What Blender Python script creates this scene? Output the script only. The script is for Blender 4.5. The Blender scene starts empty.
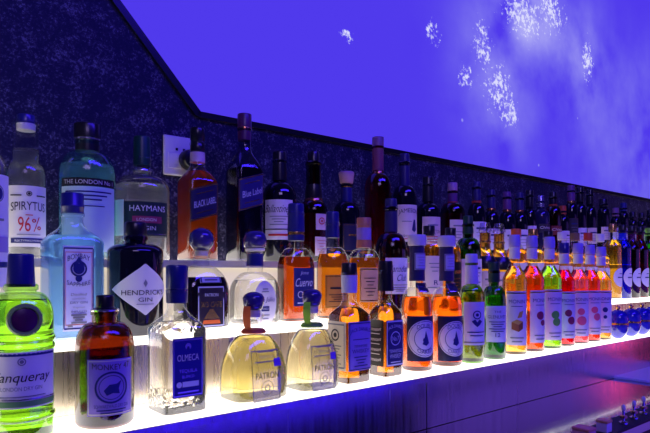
import bpy, bmesh, math, random
from mathutils import Vector
random.seed(7)
sc = bpy.context.scene
COL = sc.collection
F, CX, HY = 580.0, 325.0, 270.0            # focal length in pixels, principal column, eye-level row
SN, CS = math.sin(math.radians(50)), math.cos(math.radians(50))
EYE = 1.25                                  # eye height, metres
ROWS = {'L': (85.6, -22.5), 'M': (102.0, -11.5), 'T': (116.0, 2.0)}   # distance and height of each tier, cm from the eye

# ------------------------------------------------------------------ materials
M = {}
def new_mat(name):
    m = bpy.data.materials.new(name); m.use_nodes = True
    nt = m.node_tree; nt.nodes.clear()
    out = nt.nodes.new('ShaderNodeOutputMaterial')
    return m, nt, out
def plain(name, col, rough=.45, metal=0., coat=0., spec=.5):
    if name in M: return M[name]
    m, nt, out = new_mat(name)
    b = nt.nodes.new('ShaderNodeBsdfPrincipled')
    b.inputs['Base Color'].default_value = (*col, 1); b.inputs['Roughness'].default_value = rough
    b.inputs['Metallic'].default_value = metal; b.inputs['Coat Weight'].default_value = coat
    b.inputs['Specular IOR Level'].default_value = spec
    nz = nt.nodes.new('ShaderNodeTexNoise'); nz.inputs['Scale'].default_value = 180
    mr = nt.nodes.new('ShaderNodeMapRange')
    mr.inputs['To Min'].default_value = max(0, rough-.05); mr.inputs['To Max'].default_value = min(1, rough+.05)
    nt.links.new(nz.outputs['Fac'], mr.inputs['Value']); nt.links.new(mr.outputs['Result'], b.inputs['Roughness'])
    nt.links.new(b.outputs[0], out.inputs[0]); M[name] = m
    return m
def glass(name, tint=(1, 1, 1), edge=.75, base=.05, rough=.03):
    """thin bottle wall: looks through with a tint, mirrors more towards the edge"""
    if name in M: return M[name]
    m, nt, out = new_mat(name)
    tr = nt.nodes.new('ShaderNodeBsdfTransparent'); tr.inputs[0].default_value = (*tint, 1)
    gl = nt.nodes.new('ShaderNodeBsdfGlossy'); gl.inputs['Roughness'].default_value = rough
    lw = nt.nodes.new('ShaderNodeLayerWeight'); lw.inputs['Blend'].default_value = .22
    mr = nt.nodes.new('ShaderNodeMapRange'); mr.inputs['To Min'].default_value = base; mr.inputs['To Max'].default_value = edge
    nz = nt.nodes.new('ShaderNodeTexNoise'); nz.inputs['Scale'].default_value = 45
    bp = nt.nodes.new('ShaderNodeBump'); bp.inputs['Strength'].default_value = .04; bp.inputs['Distance'].default_value = .01
    mx = nt.nodes.new('ShaderNodeMixShader')
    nt.links.new(nz.outputs['Fac'], bp.inputs['Height']); nt.links.new(bp.outputs[0], gl.inputs['Normal'])
    nt.links.new(lw.outputs['Facing'], mr.inputs['Value']); nt.links.new(mr.outputs[0], mx.inputs[0])
    nt.links.new(tr.outputs[0], mx.inputs[1]); nt.links.new(gl.outputs[0], mx.inputs[2])
    nt.links.new(mx.outputs[0], out.inputs[0]); M[name] = m
    return m
def liquid(name, col, bump=0., ior=1.31, scat=.07, zmask=None):
    if name in M: return M[name]
    m, nt, out = new_mat(name)
    b = nt.nodes.new('ShaderNodeBsdfRefraction'); b.inputs['Color'].default_value = (*col, 1)
    b.inputs['Roughness'].default_value = 0.02; b.inputs['IOR'].default_value = ior
    if bump:
        nz = nt.nodes.new('ShaderNodeTexNoise'); nz.inputs['Scale'].default_value = 70
        bp = nt.nodes.new('ShaderNodeBump'); bp.inputs['Strength'].default_value = bump; bp.inputs['Distance'].default_value = .004
        tc = nt.nodes.new('ShaderNodeTexCoord'); sx = nt.nodes.new('ShaderNodeSeparateXYZ'); vo = nt.nodes.new('ShaderNodeTexVoronoi'); vo.inputs['Scale'].default_value = 95
        lo = nt.nodes.new('ShaderNodeMath'); lo.operation = 'LESS_THAN'; lo.inputs[1].default_value = zmask[0]
        hi = nt.nodes.new('ShaderNodeMath'); hi.operation = 'GREATER_THAN'; hi.inputs[1].default_value = zmask[1]
        mm = nt.nodes.new('ShaderNodeMath'); mm.operation = 'ADD'; mu = nt.nodes.new('ShaderNodeMath'); mu.operation = 'MULTIPLY'
        K = nt.links.new
        K(tc.outputs['Object'], sx.inputs[0]); K(tc.outputs['Object'], vo.inputs[0]); K(sx.outputs['Z'], lo.inputs[0]); K(sx.outputs['Z'], hi.inputs[0])
        K(lo.outputs[0], mm.inputs[0]); K(hi.outputs[0], mm.inputs[1]); K(mm.outputs[0], mu.inputs[0]); K(vo.outputs['Distance'], mu.inputs[1])
        K(mu.outputs[0], bp.inputs['Height']); K(bp.outputs[0], b.inputs['Normal'])
    # a little of the light is scattered by the drink, the rest is bent through it
    tl = nt.nodes.new('ShaderNodeBsdfTranslucent'); tl.inputs[0].default_value = (*col, 1)
    mx = nt.nodes.new('ShaderNodeMixShader'); mx.inputs[0].default_value = scat
    nt.links.new(b.outputs[0], mx.inputs[1]); nt.links.new(tl.outputs[0], mx.inputs[2])
    nt.links.new(mx.outputs[0], out.inputs[0]); M[name] = m
    return m
WHITE = plain('paper_white', (.80, .78, .76), .5)
CREAM = plain('paper_cream', (.78, .70, .58), .5)
INK = plain('ink_black', (.012, .012, .02), .4)
GREY = plain('ink_grey', (.22, .22, .27), .5)
RED = plain('ink_red', (.62, .03, .03), .45)
GOLD = plain('gold_foil', (.85, .52, .14), .25, .9)
SILVER = plain('silver_foil', (.75, .75, .78), .22, .9)
NAVY = plain('ink_navy', (.015, .02, .16), .4)
BLUE = plain('cap_blue', (.015, .018, .18), .3, 0, .4)
BLACK = plain('cap_black', (.012, .012, .016), .3, 0, .3)
GREENCAP = plain('cap_green', (.008, .07, .05), .35)
WHITECAP = plain('cap_white', (.75, .72, .72), .35)
PURPLE = plain('paper_purple', (.30, .20, .62), .45)
PALEBLUE = plain('paper_pale_blue', (.62, .62, .82), .5)
WOOD = plain('cork_brown', (.22, .11, .05), .6)
REDCAP = plain('cap_red', (.55, .05, .03), .35)
ORANGE = plain('ribbon_orange', (.75, .13, .02), .5)
LIME = plain('ribbon_green', (.22, .55, .04), .5)
BRASSY = plain('brass', (.8, .5, .2), .25, 1)
CHROME = plain('chrome', (.7, .7, .72), .12, 1)
G_CLEAR = glass('glass_clear')
G_LIME = glass('glass_lime_green', (.68, .98, .40))
G_BLUE = glass('glass_pale_blue', (.74, .87, 1.0))
G_TEAL = glass('glass_teal', (.55, .88, .95))
G_BROWN = glass('glass_brown', (.30, .08, .02))
G_BLACK = plain('glass_black', (.004, .004, .012), .06, 0, .6)
G_NAVY = plain('glass_dark_violet', (.018, .014, .06), .08, 0, .5)
G_DKGREEN = glass('glass_dark_green', (.10, .35, .05))
G_GREEN = glass('glass_olive_green', (.35, .60, .08))
G_COBALT = glass('glass_cobalt', (.05, .07, .75), .6, .08)
L_CLEAR = liquid('spirit_clear', (.97, .98, .97), scat=.11)
L_CUT = liquid('spirit_in_textured_glass', (.98, .98, .94), 1., zmask=(.034, .128))
L_LIME = liquid('spirit_lime', (.74, .86, .34))
L_BLUE = liquid('spirit_blue', (.60, .80, 1.0), ior=1.2, scat=.42)
L_TEAL = liquid('spirit_teal', (.78, .94, .98), ior=1.2, scat=.25)
L_AMBER = liquid('spirit_amber', (.92, .50, .10))
L_ORANGE = liquid('spirit_orange', (.90, .33, .05))
L_COPPER = liquid('spirit_copper', (.93, .40, .09))
L_RED = liquid('spirit_red_brown', (.86, .30, .07), scat=.25)
L_PALE = liquid('spirit_pale_gold', (.97, .93, .70), ior=1.18, scat=.15)
L_STRAW = liquid('spirit_straw', (.96, .90, .52), ior=1.18, scat=.15)
L_BROWN = liquid('spirit_brown', (.55, .22, .06))
L_GREEN = liquid('syrup_green', (.55, .90, .08))
L_CHERRY = liquid('syrup_cherry', (.80, .03, .06))
L_PINK = liquid('syrup_pink', (1.0, .32, .38))
L_CARAMEL = liquid('syrup_caramel', (.96, .68, .16))
L_RUST = liquid('syrup_rust', (.90, .28, .04))
L_BERRY = liquid('syrup_berry', (.92, .20, .10))
L_GOLDEN = liquid('syrup_golden', (.96, .62, .18))
L_DKBLUE = liquid('liqueur_blue', (.05, .12, .85))
L_WINE = liquid('liqueur_wine', (.30, .02, .05))

# ------------------------------------------------------------------ mesh helpers
def link(name, bm, mat, parent=None, smooth=True, angle=38):
    bmesh.ops.recalc_face_normals(bm, faces=bm.faces[:])
    me = bpy.data.meshes.new(name); bm.to_mesh(me); bm.free()
    if smooth:
        me.polygons.foreach_set('use_smooth', [True]*len(me.polygons))
        me.set_sharp_from_angle(angle=math.radians(angle))
    me.materials.append(mat)
    o = bpy.data.objects.new(name, me); COL.objects.link(o)
    if parent: o.parent = parent
    return o
def tag(o, label, cat, group=None):
    o['label'] = label; o['category'] = cat
    if group: o['group'] = group
    return o
def structure(o, label=None):
    o['kind'] = 'structure'
    if label: o['label'] = label
    return o
def box_bm(x0, x1, y0, y1, z0, z1, bevel=0., bm=None):
    bm = bm or bmesh.new()
    vs = [bm.verts.new((x, y, z)) for z in (z0, z1) for y in (y0, y1) for x in (x0, x1)]
    fs = [bm.faces.new([vs[i] for i in q]) for q in ((0,2,3,1),(4,5,7,6),(0,1,5,4),(1,3,7,5),(3,2,6,7),(2,0,4,6))]
    if bevel:
        es = list({e for f in fs for e in f.edges})
        bmesh.ops.bevel(bm, geom=es, offset=bevel, segments=2, affect='EDGES', profile=.6)
    return bm
def ring(rx, ry, n, k):
    a = -math.pi/2 + k
    c, s = math.cos(a), math.sin(a)
    return rx*math.copysign(abs(c)**(2/n), c), ry*math.copysign(abs(s)**(2/n), s)
def loft(prof, segs=40, cap0=True, cap1=True, bm=None):
    """prof: (z, rx, ry, n) rows in cm -> closed lofted surface in metres"""
    bm = bm or bmesh.new(); rows = []
    for z, rx, ry, n in prof:
        # even-ish spacing on squarish sections
        rows.append([bm.verts.new((x*.01, y*.01, z*.01)) for x, y in (ring(rx, ry, n, 2*math.pi*i/segs) for i in range(segs))])
    for a, b in zip(rows, rows[1:]):
        for i in range(segs):
            j = (i+1) % segs; bm.faces.new((a[i], a[j], b[j], b[i]))
    if cap0: bm.faces.new(rows[0][::-1])
    if cap1: bm.faces.new(rows[-1])
    return bm
def lathe(pts, segs=32, bm=None, cap0=True, cap1=True):
    return loft([(z, r, r, 2) for z, r in pts], segs, cap0, cap1, bm)
def profile(R, ry, n, zsh, znk, rn, ztop, kind='round', foot=.5, waist=None, lip=True):
    p = [(0, R-foot, ry-foot, n), (foot*.25, R-foot*.35, ry-foot*.35, n), (foot*.8, R, ry, n)]
    if waist:                                    # (fraction narrower at the base)
        p = [(z, a*waist, b*waist, m) for z, a, b, m in p]
    p.append((zsh*.5, R if not waist else R*(1+waist)/2, ry if not waist else ry*(1+waist)/2, n))
    p.append((zsh, R, ry, n))
    N = 9
    for i in range(1, N+1):
        t = i/N
        if kind == 'round':
            w = math.cos(t*math.pi/2)**.95; z = zsh+(znk-zsh)*math.sin(t*math.pi/2)
        elif kind == 'slope':
            w = 1-(3*t*t-2*t**3); z = zsh+(znk-zsh)*t
        elif kind == 'flat':
            w = 1-t**1.6; z = zsh+(znk-zsh)*(1-(1-t)**3*.55-(1-t)*.45)
        else:                                    # long: soft shoulder into long taper
            w = (1-t)**1.5*(1+1.1*t); w = max(0, min(1, w)); z = zsh+(znk-zsh)*t
        m = n+(2-n)*min(1, t*1.6)
        p.append((z, rn+(R-rn)*w, rn+(ry-rn)*w, max(2, m)))
    if ztop > znk+.3:
        if lip:
            p += [(ztop-.9, rn, rn, 2), (ztop-.8, rn+.22, rn+.22, 2), (ztop-.25, rn+.22, rn+.22, 2)]
        p.append((ztop, rn, rn, 2))
    return p
def section(prof, z):
    if z <= prof[0][0]: return prof[0][1:]
    for a, b in zip(prof, prof[1:]):
        if a[0] <= z <= b[0] and b[0] > a[0]:
            t = (z-a[0])/(b[0]-a[0]); return tuple(a[i]+(b[i]-a[i])*t for i in (1, 2, 3))
    return prof[-1][1:]
class Wrap:
    """maps (arc cm from the front centre, height cm) onto the bottle's surface"""
    def __init__(s, prof): s.prof, s.c = prof, {}
    def table(s, z):
        k = round(z, 1)
        if k not in s.c:
            sec = section(s.prof, k); N = 240; pts = [ring(*sec, 2*math.pi*i/N) for i in range(N+1)]
            L = [0.]
            for a, b in zip(pts, pts[1:]): L.append(L[-1]+math.hypot(b[0]-a[0], b[1]-a[1]))
            s.c[k] = (pts, L)
        return s.c[k]
    def __call__(s, u, z, off=.05):
        pts, L = s.table(z); T = L[-1]; u = u % T
        lo, hi = 0, len(L)-1
        while hi-lo > 1:
            m = (lo+hi)//2
            if L[m] <= u: lo = m
            else: hi = m
        t = (u-L[lo])/max(1e-9, L[hi]-L[lo]); a, b = pts[lo], pts[hi]
        x, y = a[0]+(b[0]-a[0])*t, a[1]+(b[1]-a[1])*t
        dx, dy = b[0]-a[0], b[1]-a[1]; d = math.hypot(dx, dy) or 1
        return Vector(((x+dy/d*off)*.01, (y-dx/d*off)*.01, z*.01))
def patch(wrap, u0, z0, w, h, shape='rect', slope=0., off=.05, thick=.03, nu=18, nv=14):
    bm = bmesh.new()
    nv = 6 if shape == 'rect' and not slope else nv
    grids = []
    for o in (off, off+thick):
        rows = []
        for j in range(nv+1):
            v = -1+2*j/nv
            if shape == 'oval': v = math.sin(v*math.pi/2*.985)
            if shape == 'diamond': hw = max(.02, 1-abs(v))
            elif shape == 'oval': hw = max(.02, math.sqrt(max(0, 1-v*v)))
            elif shape == 'arch': hw = 1 if v < .5 else max(.02, math.sqrt(max(0, 1-((v-.5)/.5)**2)))
            else: hw = 1
            r = []
            for i in range(nu+1):
                uu = (-1+2*i/nu)*hw*w/2
                r.append(bm.verts.new(wrap(u0+uu, z0+v*h/2+slope*uu, o)))
            rows.append(r)
        grids.append(rows)
    A, B = grids
    for j in range(nv):
        for i in range(nu):
            bm.faces.new((B[j][i], B[j][i+1], B[j+1][i+1], B[j+1][i]))
            bm.faces.new((A[j][i], A[j+1][i], A[j+1][i+1], A[j][i+1]))
    rim = [(j, 0) for j in range(nv+1)]+[(nv, i) for i in range(1, nu+1)]+[(j, nu) for j in range(nv-1, -1, -1)]+[(0, i) for i in range(nu-1, 0, -1)]
    for a, b in zip(rim, rim[1:]+rim[:1]):
        bm.faces.new((A[a[0]][a[1]], A[b[0]][b[1]], B[b[0]][b[1]], B[a[0]][a[1]]))
    return bm
_txt = {}
def text_geo(s):
    if s not in _txt:
        cu = bpy.data.curves.new('t', 'FONT'); cu.body = s; cu.resolution_u = 3
        o = bpy.data.objects.new('t', cu); COL.objects.link(o)
        dg = bpy.context.evaluated_depsgraph_get(); me = o.evaluated_get(dg).to_mesh()
        vs = [(v.co.x, v.co.y) for v in me.vertices]; fs = [tuple(p.vertices) for p in me.polygons]
        o.evaluated_get(dg).to_mesh_clear(); bpy.data.objects.remove(o); bpy.data.curves.remove(cu)
        x0 = min(v[0] for v in vs); x1 = max(v[0] for v in vs); y0 = min(v[1] for v in vs); y1 = max(v[1] for v in vs)
        _txt[s] = ([((x-x0)/(x1-x0)-.5, (y-y0)/(y1-y0)-.5) for x, y in vs], fs)
    return _txt[s]
def prints(items, f, w, h, parent):
    """lettering and marks on a label; f maps label-local cm to 3D"""
    byk = {}; f0 = f
    for q_, it in enumerate(items):
        f = lambda u, v, e=.006*q_: f0(u, v, e)
        k, mat = it[0], it[-1]
        bm = byk.setdefault(('lettering' if k == 't' else 'emblem', mat.name), bmesh.new())
        if k == 't':
            _, s, cu, cv, tw, th, arc, shear, _m = it
            vs, fs = text_geo(s); q = []
            for x, y in vs:
                uu = cu*w+x*tw*w+shear*y*th*h; vv = cv*h+y*th*h-arc*h*(2*x)**2
                q.append(bm.verts.new(f(uu, vv)))
            for fc in fs:
                try: bm.faces.new([q[i] for i in fc])
                except ValueError: pass
        elif k == 'b':
            _, cu, cv, bw, bh, _m = it; n = 8
            n = 26 if bw*w > 4 else 8
            lo = [bm.verts.new(f(cu*w+bw*w*(i/n-.5), cv*h-bh*h/2)) for i in range(n+1)]
            hi = [bm.verts.new(f(cu*w+bw*w*(i/n-.5), cv*h+bh*h/2)) for i in range(n+1)]
            for i in range(n): bm.faces.new((lo[i], lo[i+1], hi[i+1], hi[i]))
        elif k == 'r':
            _, cu, cv, r, r2, _m = it; n = 28
            a = [bm.verts.new(f(cu*w+r*w*math.cos(t), cv*h+r*w*math.sin(t))) for t in (2*math.pi*i/n for i in range(n))]
            if r2 <= 0:
                pv = a
                for kk in (.85, .7, .55, .4, .25):
                    b = [bm.verts.new(f(cu*w+r*kk*w*math.cos(t), cv*h+r*kk*w*math.sin(t))) for t in (2*math.pi*i/n for i in range(n))]
                    for i in range(n): bm.faces.new((pv[i], pv[(i+1)%n], b[(i+1)%n], b[i]))
                    pv = b
                bm.faces.new(pv)
            else:
                b = [bm.verts.new(f(cu*w+r2*w*math.cos(t), cv*h+r2*w*math.sin(t))) for t in (2*math.pi*i/n for i in range(n))]
                for i in range(n): bm.faces.new((a[i], a[(i+1)%n], b[(i+1)%n], b[i]))
        elif k == 'p':
            _, pts, _m = it
            t_ = bmesh.new(); t_.faces.new([t_.verts.new((x, y, 0)) for x, y in pts])
            bmesh.ops.triangulate(t_, faces=t_.faces[:]); bmesh.ops.subdivide_edges(t_, edges=t_.edges[:], cuts=3, use_grid_fill=True)
            t_.verts.index_update(); q = [bm.verts.new(f(v.co.x*w, v.co.y*h)) for v in t_.verts]
            for fc in t_.faces: bm.faces.new([q[v.index] for v in fc.verts])
            t_.free()
    for (nm, mt), bm in byk.items():
        link(nm, bm, M[mt], parent, smooth=False)
def T(s, cu, cv, w, h, m=None, arc=0., shear=0.): return ('t', s, cu, cv, w, h, arc, shear, m or INK)
def B(cu, cv, w, h, m=None): return ('b', cu, cv, w, h, m or GREY)
def R_(cu, cv, r, r2, m=None): return ('r', cu, cv, r, r2, m or INK)
def frame(t=.02, m=None, i=.04, asp=1.):
    e = .5-i
    return [B(0, e, 1-2*i, t*asp, m), B(0, -e, 1-2*i, t*asp, m), B(e, 0, t, 1-2*i, m), B(-e, 0, t, 1-2*i, m)]
def lines(v0, v1, n, w, m=None, cu=0):
    return [B(cu, v0+(v1-v0)*i/max(1, n-1), w*(1-.25*(i % 3)), .022, m) for i in range(n)]

# ------------------------------------------------------------------ where things stand
def spot(px, row):
    Y, Z = ROWS[row]; u = (px-CX)/F
    D = Y/(SN-CS*u); x = u*D*SN+D*CS
    return x, Y, Z, D
def bottle(name, label, row, px, top, wpx, sh, nk, rn, body, liq=None, fill=None, n=2, ratio=1., kind='round', neck_top=None,
           caps=(), labels=(), face=0., rz=None, foot=.5, group=None, waist=None, rings=(), dy=0., extra=None, dx=0., asp=None, lip=True):
    """photo rows (top, sh, nk, fill) become heights above the tier; rn = neck radius in cm"""
    x, Y, Z, D = spot(px, row); s = F/D; base = HY-Z*s
    zz = lambda py: (base-py)/s
    vx = math.atan2(x, Y)                                       # how far to the right of straight-on the eye sees it
    if n > 2.5: R = wpx/s/2/(math.cos(vx)+ratio*math.sin(vx)); R *= 1.03
    else: R = wpx/s/2
    ry = R*ratio
    sf = F/(D-.75*min(R, ry)); basef = HY-Z*sf
    zf = lambda py: (basef-py)/sf
    a = math.radians(rz) if rz is not None else -vx*face
    root = bpy.data.objects.new(name, None); COL.objects.link(root)
    root.location = ((x+dx)*.01, (Y+dy)*.01, EYE+Z*.01+.0003); root.rotation_euler.z = a
    root.empty_display_size = .02
    tag(root, label, 'bottle', group)
    h = zz(top); nt = zz(neck_top) if neck_top else h-.6
    pr = profile(R, ry, n, zz(sh), zz(nk), rn, nt, kind, foot, waist, lip)
    for py_, amp, hw in rings:                                    # moulded rings round the glass
        z_ = zz(py_); e_ = section(pr, z_)
        pr = [q for q in pr if abs(q[0]-z_) > hw*1.05]+[(z_-hw, *e_), (z_-hw*.5, e_[0]+amp*.8, e_[1]+amp*.8, e_[2]), (z_, e_[0]+amp, e_[1]+amp, e_[2]), (z_+hw*.5, e_[0]+amp*.8, e_[1]+amp*.8, e_[2]), (z_+hw, *e_)]
        pr.sort(key=lambda q: q[0])
    segs = 56 if n > 2.5 else 40
    if wpx < 20: segs = 28
    link('glass_body', loft(pr, segs), body, root)
    if liq:
        zl = (zz(fill) if fill else zz(nk)-.5); inner = []; g = .12
        for z, p, q, m in pr:
            z2 = z+.45*(1-min(1, z/1.))
            if z2 < zl: inner.append((z2, max(.3, p-g), max(.3, q-g), m))
        e = section(pr, zl); inner.append((zl, max(.3, e[0]-g), max(.3, e[1]-g), e[2]))
        link('liquid', loft(inner, segs), liq, root)
    for c in caps:                                              # (part, material, [(photo row, radius cm), ...])
        pts = [(zz(py), r) for py, r in c[2]]
        pts.sort(key=lambda t: t[0]) if len(c) < 4 else None
        link(c[0], lathe(pts, 32 if wpx > 20 else 20), c[1], root, angle=50)
    W = Wrap(pr)
    for L in labels:
        z0, z1 = zf(L['y1']), zf(L['y0']); zc = (z0+z1)/2; hh = z1-z0; w = L['w']; u0 = L.get('du', 0)
        if u0 == 'side': u0 = -(R+ry)*.985
        sl = L.get('slope', 0)
        lb = link(L.get('name', 'label'), patch(W, u0, zc, w, hh, L.get('shape', 'rect'), sl, L.get('off', .05)), L['mat'], root, angle=60)
        if L.get('say'): lb['label'] = L['say']
        f = lambda u, v, e=0.: W(u0+u, zc+v+sl*u, L.get('off', .05)+.075+e)
        if L.get('prints'): prints(L['prints'], f, w, hh, lb)
    if extra: extra(root, zz, zf, R, ry, W)
    return root
def L_(y0, y1, w, mat=None, **k): return dict(y0=y0, y1=y1, w=w, mat=mat or WHITE, **k)
def cyl(part, mat, y0, y1, r, r2=None, bev=.15):
    """plain cap between two photo rows (y0 the higher one)"""
    r2 = r if r2 is None else r2
    d = (y1-y0)*.06
    return (part, mat, [(y1, r2), (y0+d, r), (y0+d*.3, r-bev*.4), (y0, r-bev)])

# ------------------------------------------------------------------ light levels
SHELF, PANEL = 2.3, 1.0
LAMPS = {'aisle_lamp': ((1.2, -.6, 3.05), (1.3, 1.0, 1.2), 2.4, .5, 58, (.05, .02, 1.0)),
         'room_lamp': ((-.6, -1.6, 2.9), (.6, 1.0, 1.2), 1.2, .6, 12, (.50, .36, 1.0)),
         'blue_front_fill': ((1.40, -.35, .62), (1.40, 1.0, .62), 1.6, .65, 4, (.05, .015, 1.0)),  # unseen lamp added so the left steel front reflects blue
         'violet_front_fill': ((3.45, -.35, .95), (3.45, 1.0, .95), 2.3, 1.4, 5.6, (.25, .10, 1.0)),  # unseen lamp added to brighten the right steel front with violet
         'red_streak_fill': ((4.35, -.30, .9), (4.35, 1.0, .9), .14, 1.3, 3, (1.0, .06, .14))}  # added unseen source, placed to draw a red streak in the steel

BT = 'liquor bottles on the upper tier'; BM = 'liquor bottles on the middle tier'; BL = 'liquor bottles on the lower tier'

def crest(cu, cv, r, m, asp=1.): return [R_(cu, cv, r, r*.72, m), R_(cu, cv, r*.5, 0, m)]
def ribbon(mat):
    def f(root, zz, zf, R, ry, W):
        z = zz(root['_rib']); bm = lathe([(z-.35, 2.0), (z-.2, 2.25), (z+.25, 1.95), (z+.4, 1.75)], 28)
        n = 10; pr = []                                           # the loose tail running up the neck to the stopper
        for i in range(n+1):
            t = i/n; zc = z+.2+t*4.2; r = 1.75+.5*math.sin(t*2.6)
            pr.append((zc, r))
        rows = []
        for zc, r in pr:
            row = []
            for o in (0, .12):
                for da in (-.32, .32):
                    ang = math.radians(205)+da
                    row.append(bm.verts.new(((r+o)*math.cos(ang)*.01, (r+o)*math.sin(ang)*.01, zc*.01)))
            rows.append(row)
        for a, b in zip(rows, rows[1:]):
            for i, j in ((0, 1), (1, 3), (3, 2), (2, 0)): bm.faces.new((a[i], a[j], b[j], b[i]))
        bm.faces.new([rows[0][i] for i in (0, 1, 3, 2)]); bm.faces.new([rows[-1][i] for i in (0, 1, 3, 2)])
        link('ribbon', bm, mat, root)
    return f
def outline_label(W, u0, z0, w, h, root, items, name='label'):
    bm = bmesh.new()
    return bm

# ---- lower tier ------------------------------------------------------------
def seal(root, zz, zf, R, ry, W):
    z = zf(320); n = 32
    for nm, mt, prof in (('seal_ring', plain('glass_ring_green', (.30, .55, .12), .1), ((2.1, .0), (2.1, .25), (1.85, .42), (1.6, .36), (1.5, .0))), ('seal', plain('wax_maroon', (.09, .012, .06), .3), ((1.5, .02), (1.48, .2), (1.0, .24), (.5, .26), (.02, .26)))):
        bm = bmesh.new(); rings = []
        for r, o in prof:
            rings.append([bm.verts.new(W(.35+r*math.cos(2*math.pi*i/n), z+r*math.sin(2*math.pi*i/n), o)) for i in range(n)])
        for a, b in zip(rings, rings[1:]):
            for i in range(n): bm.faces.new((a[i], a[(i+1) % n], b[(i+1) % n], b[i]))
        link(nm, bm, mt, root)
bottle('gin_bottle', 'bright green gin bottle with a round dark seal, at the left front corner', 'L', 21, 254, 60, 318, 292, 1.9, G_LIME, L_LIME, 300,
    kind='round', neck_top=284, face=.9, group=BL, extra=seal, rings=((338, .22, .45), (346, .22, .45), (414, .2, .4)),
    caps=[cyl('cap', BLUE, 254, 287, 1.55, 1.75)],
    labels=[L_(352, 408, 9.8, WHITE, prints=[T('Tanqueray', 0, .03, .74, .22, INK, 0, .25), T('LONDON DRY GIN', 0, -.15, .5, .07, GREY), *crest(0, .33, .05, GREY), B(0, -.42, 1, .10, plain('label_green', (.12, .32, .1), .4)), B(0, .455, 1, .05, NAVY), B(0, -.29, .6, .02), B(0, -.34, 1, .02, SILVER)])])
bottle('gin_bottle', 'short brown apothecary gin bottle with pale purple label and cork stopper', 'L', 105, 295, 56, 347, 322, 1.75, G_BROWN, L_BROWN, 352,
    kind='round', neck_top=309, face=.35, foot=.9, group=BL,
    caps=[('cap', BLACK, [(300+11, 1.3), (310, 1.45), (308, 1.45), (307, 1.25), (297, 1.25), (295.5, 1.15), (295, .9)]), ('neck_ring', SILVER, [(312, 1.9), (311, 2.0), (309.5, 2.0), (309, 1.8)])],
    labels=[L_(359, 415, 6.6, PURPLE, prints=[*frame(.018, CREAM, .03), T('MONKEY 47', 0, .36, .78, .10, INK, -.03), R_(0, 0, .34, .30, NAVY), R_(0, .0, .26, .245, NAVY), ('p', [(-.16, -.05), (-.05, .05), (.1, .06), (.2, .12), (.14, -.02), (.16, -.12), (.02, -.1), (-.1, -.14)], NAVY), T('SCHWARZWALD DRY GIN', 0, -.33, .7, .06, NAVY), *lines(-.40, -.45, 2, .6, NAVY)])])
bottle('tequila_bottle', 'square clear tequila bottle with textured shoulders and deep blue label', 'L', 177, 265, 61, 330, 307, 1.5, G_CLEAR, L_CUT, 322, n=7,
    kind='slope', neck_top=288, rz=0, foot=.35, group=BL,
    caps=[('cap', BLUE, [(289, 1.62), (288, 1.72), (268, 1.72), (265.8, 1.6), (265, 1.2)]), ('neck_band', NAVY, [(303, 1.62), (302, 1.66), (290, 1.72), (289.4, 1.6)])],
    labels=[L_(338, 397, 5.0, plain('label_deep_blue', (.012, .015, .22), .35), prints=[*frame(.025, SILVER, .03), T('OLMECA', 0, .17, .72, .11, WHITE), R_(0, .36, .10, 0, SILVER), R_(0, .33, .05, 0, NAVY), T('TEQUILA', 0, -.06, .6, .07, SILVER), T('BLANCO', 0, -.15, .4, .05, SILVER), B(.08, -.28, .55, .09, PALEBLUE), R_(-.3, -.28, .09, 0, PALEBLUE), B(0, -.41, .7, .03, SILVER)])])
def patron(px, top, cap, sh, nk, wpx, bot, liq, ribm, ribpy, lab, label):
    r = bottle('tequila_bottle', label, 'L', px, top, wpx, sh, nk, 1.55, G_CLEAR, liq, nk+3, n=4, ratio=.78, kind='round', neck_top=cap+4, rz=0, foot=.5, group=BL,
        caps=[('cap', plain('stopper_blue', (.04, .03, .17), .2, 0, .5), [(cap+1, 1.25), (cap, 1.5), (cap-5, 1.78), (top+6, 1.9), (top+2.4, 1.5), (top+.6, .85), (top, .3)]), ('cork', CREAM, [(cap+8, 1.2), (cap+1, 1.2)])],
        labels=[L_(lab[0], lab[1], 5.6, G_CLEAR, off=.03, prints=[*frame(.022, GREY, .02), T('PATRON', 0, .0, .82, .13, INK), T('TEQUILA', 0, .36, .5, .06, GREY), B(0, .27, .85, .02, GREY), B(0, .46, .6, .015, GREY), R_(0, -.24, .22, .20, GREY), R_(0, -.24, .1, .07, GREY), B(.38, .24, .26, .16, plain('sticker_purple', (.22, .10, .7), .4))])])
    r['_rib'] = ribpy
    return r
def patron_with_ribbon(ribm, ribpy, *a):
    r = patron(*a); x, Y, Z, D = spot(a[0], 'L'); s = F/D; base = HY-Z*s
    ribbon(ribm)(r, lambda py: (base-py)/s, None, 0, 0, None); del r['_rib']
patron_with_ribbon(ORANGE, 331, 253.5, 292, 309, 374, 333, 76, 408, L_STRAW, ORANGE, 331, (350, 401), 'squat clear tequila bottle of pale gold with orange ribbon round its neck')
patron_with_ribbon(LIME, 325, 312, 289, 305, 366, 327, 62, 396, L_PALE, LIME, 325, (345, 390), 'squat clear tequila bottle of pale spirit with green ribbon round its neck')
JB = plain('label_black', (.008, .008, .012), .35)
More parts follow.
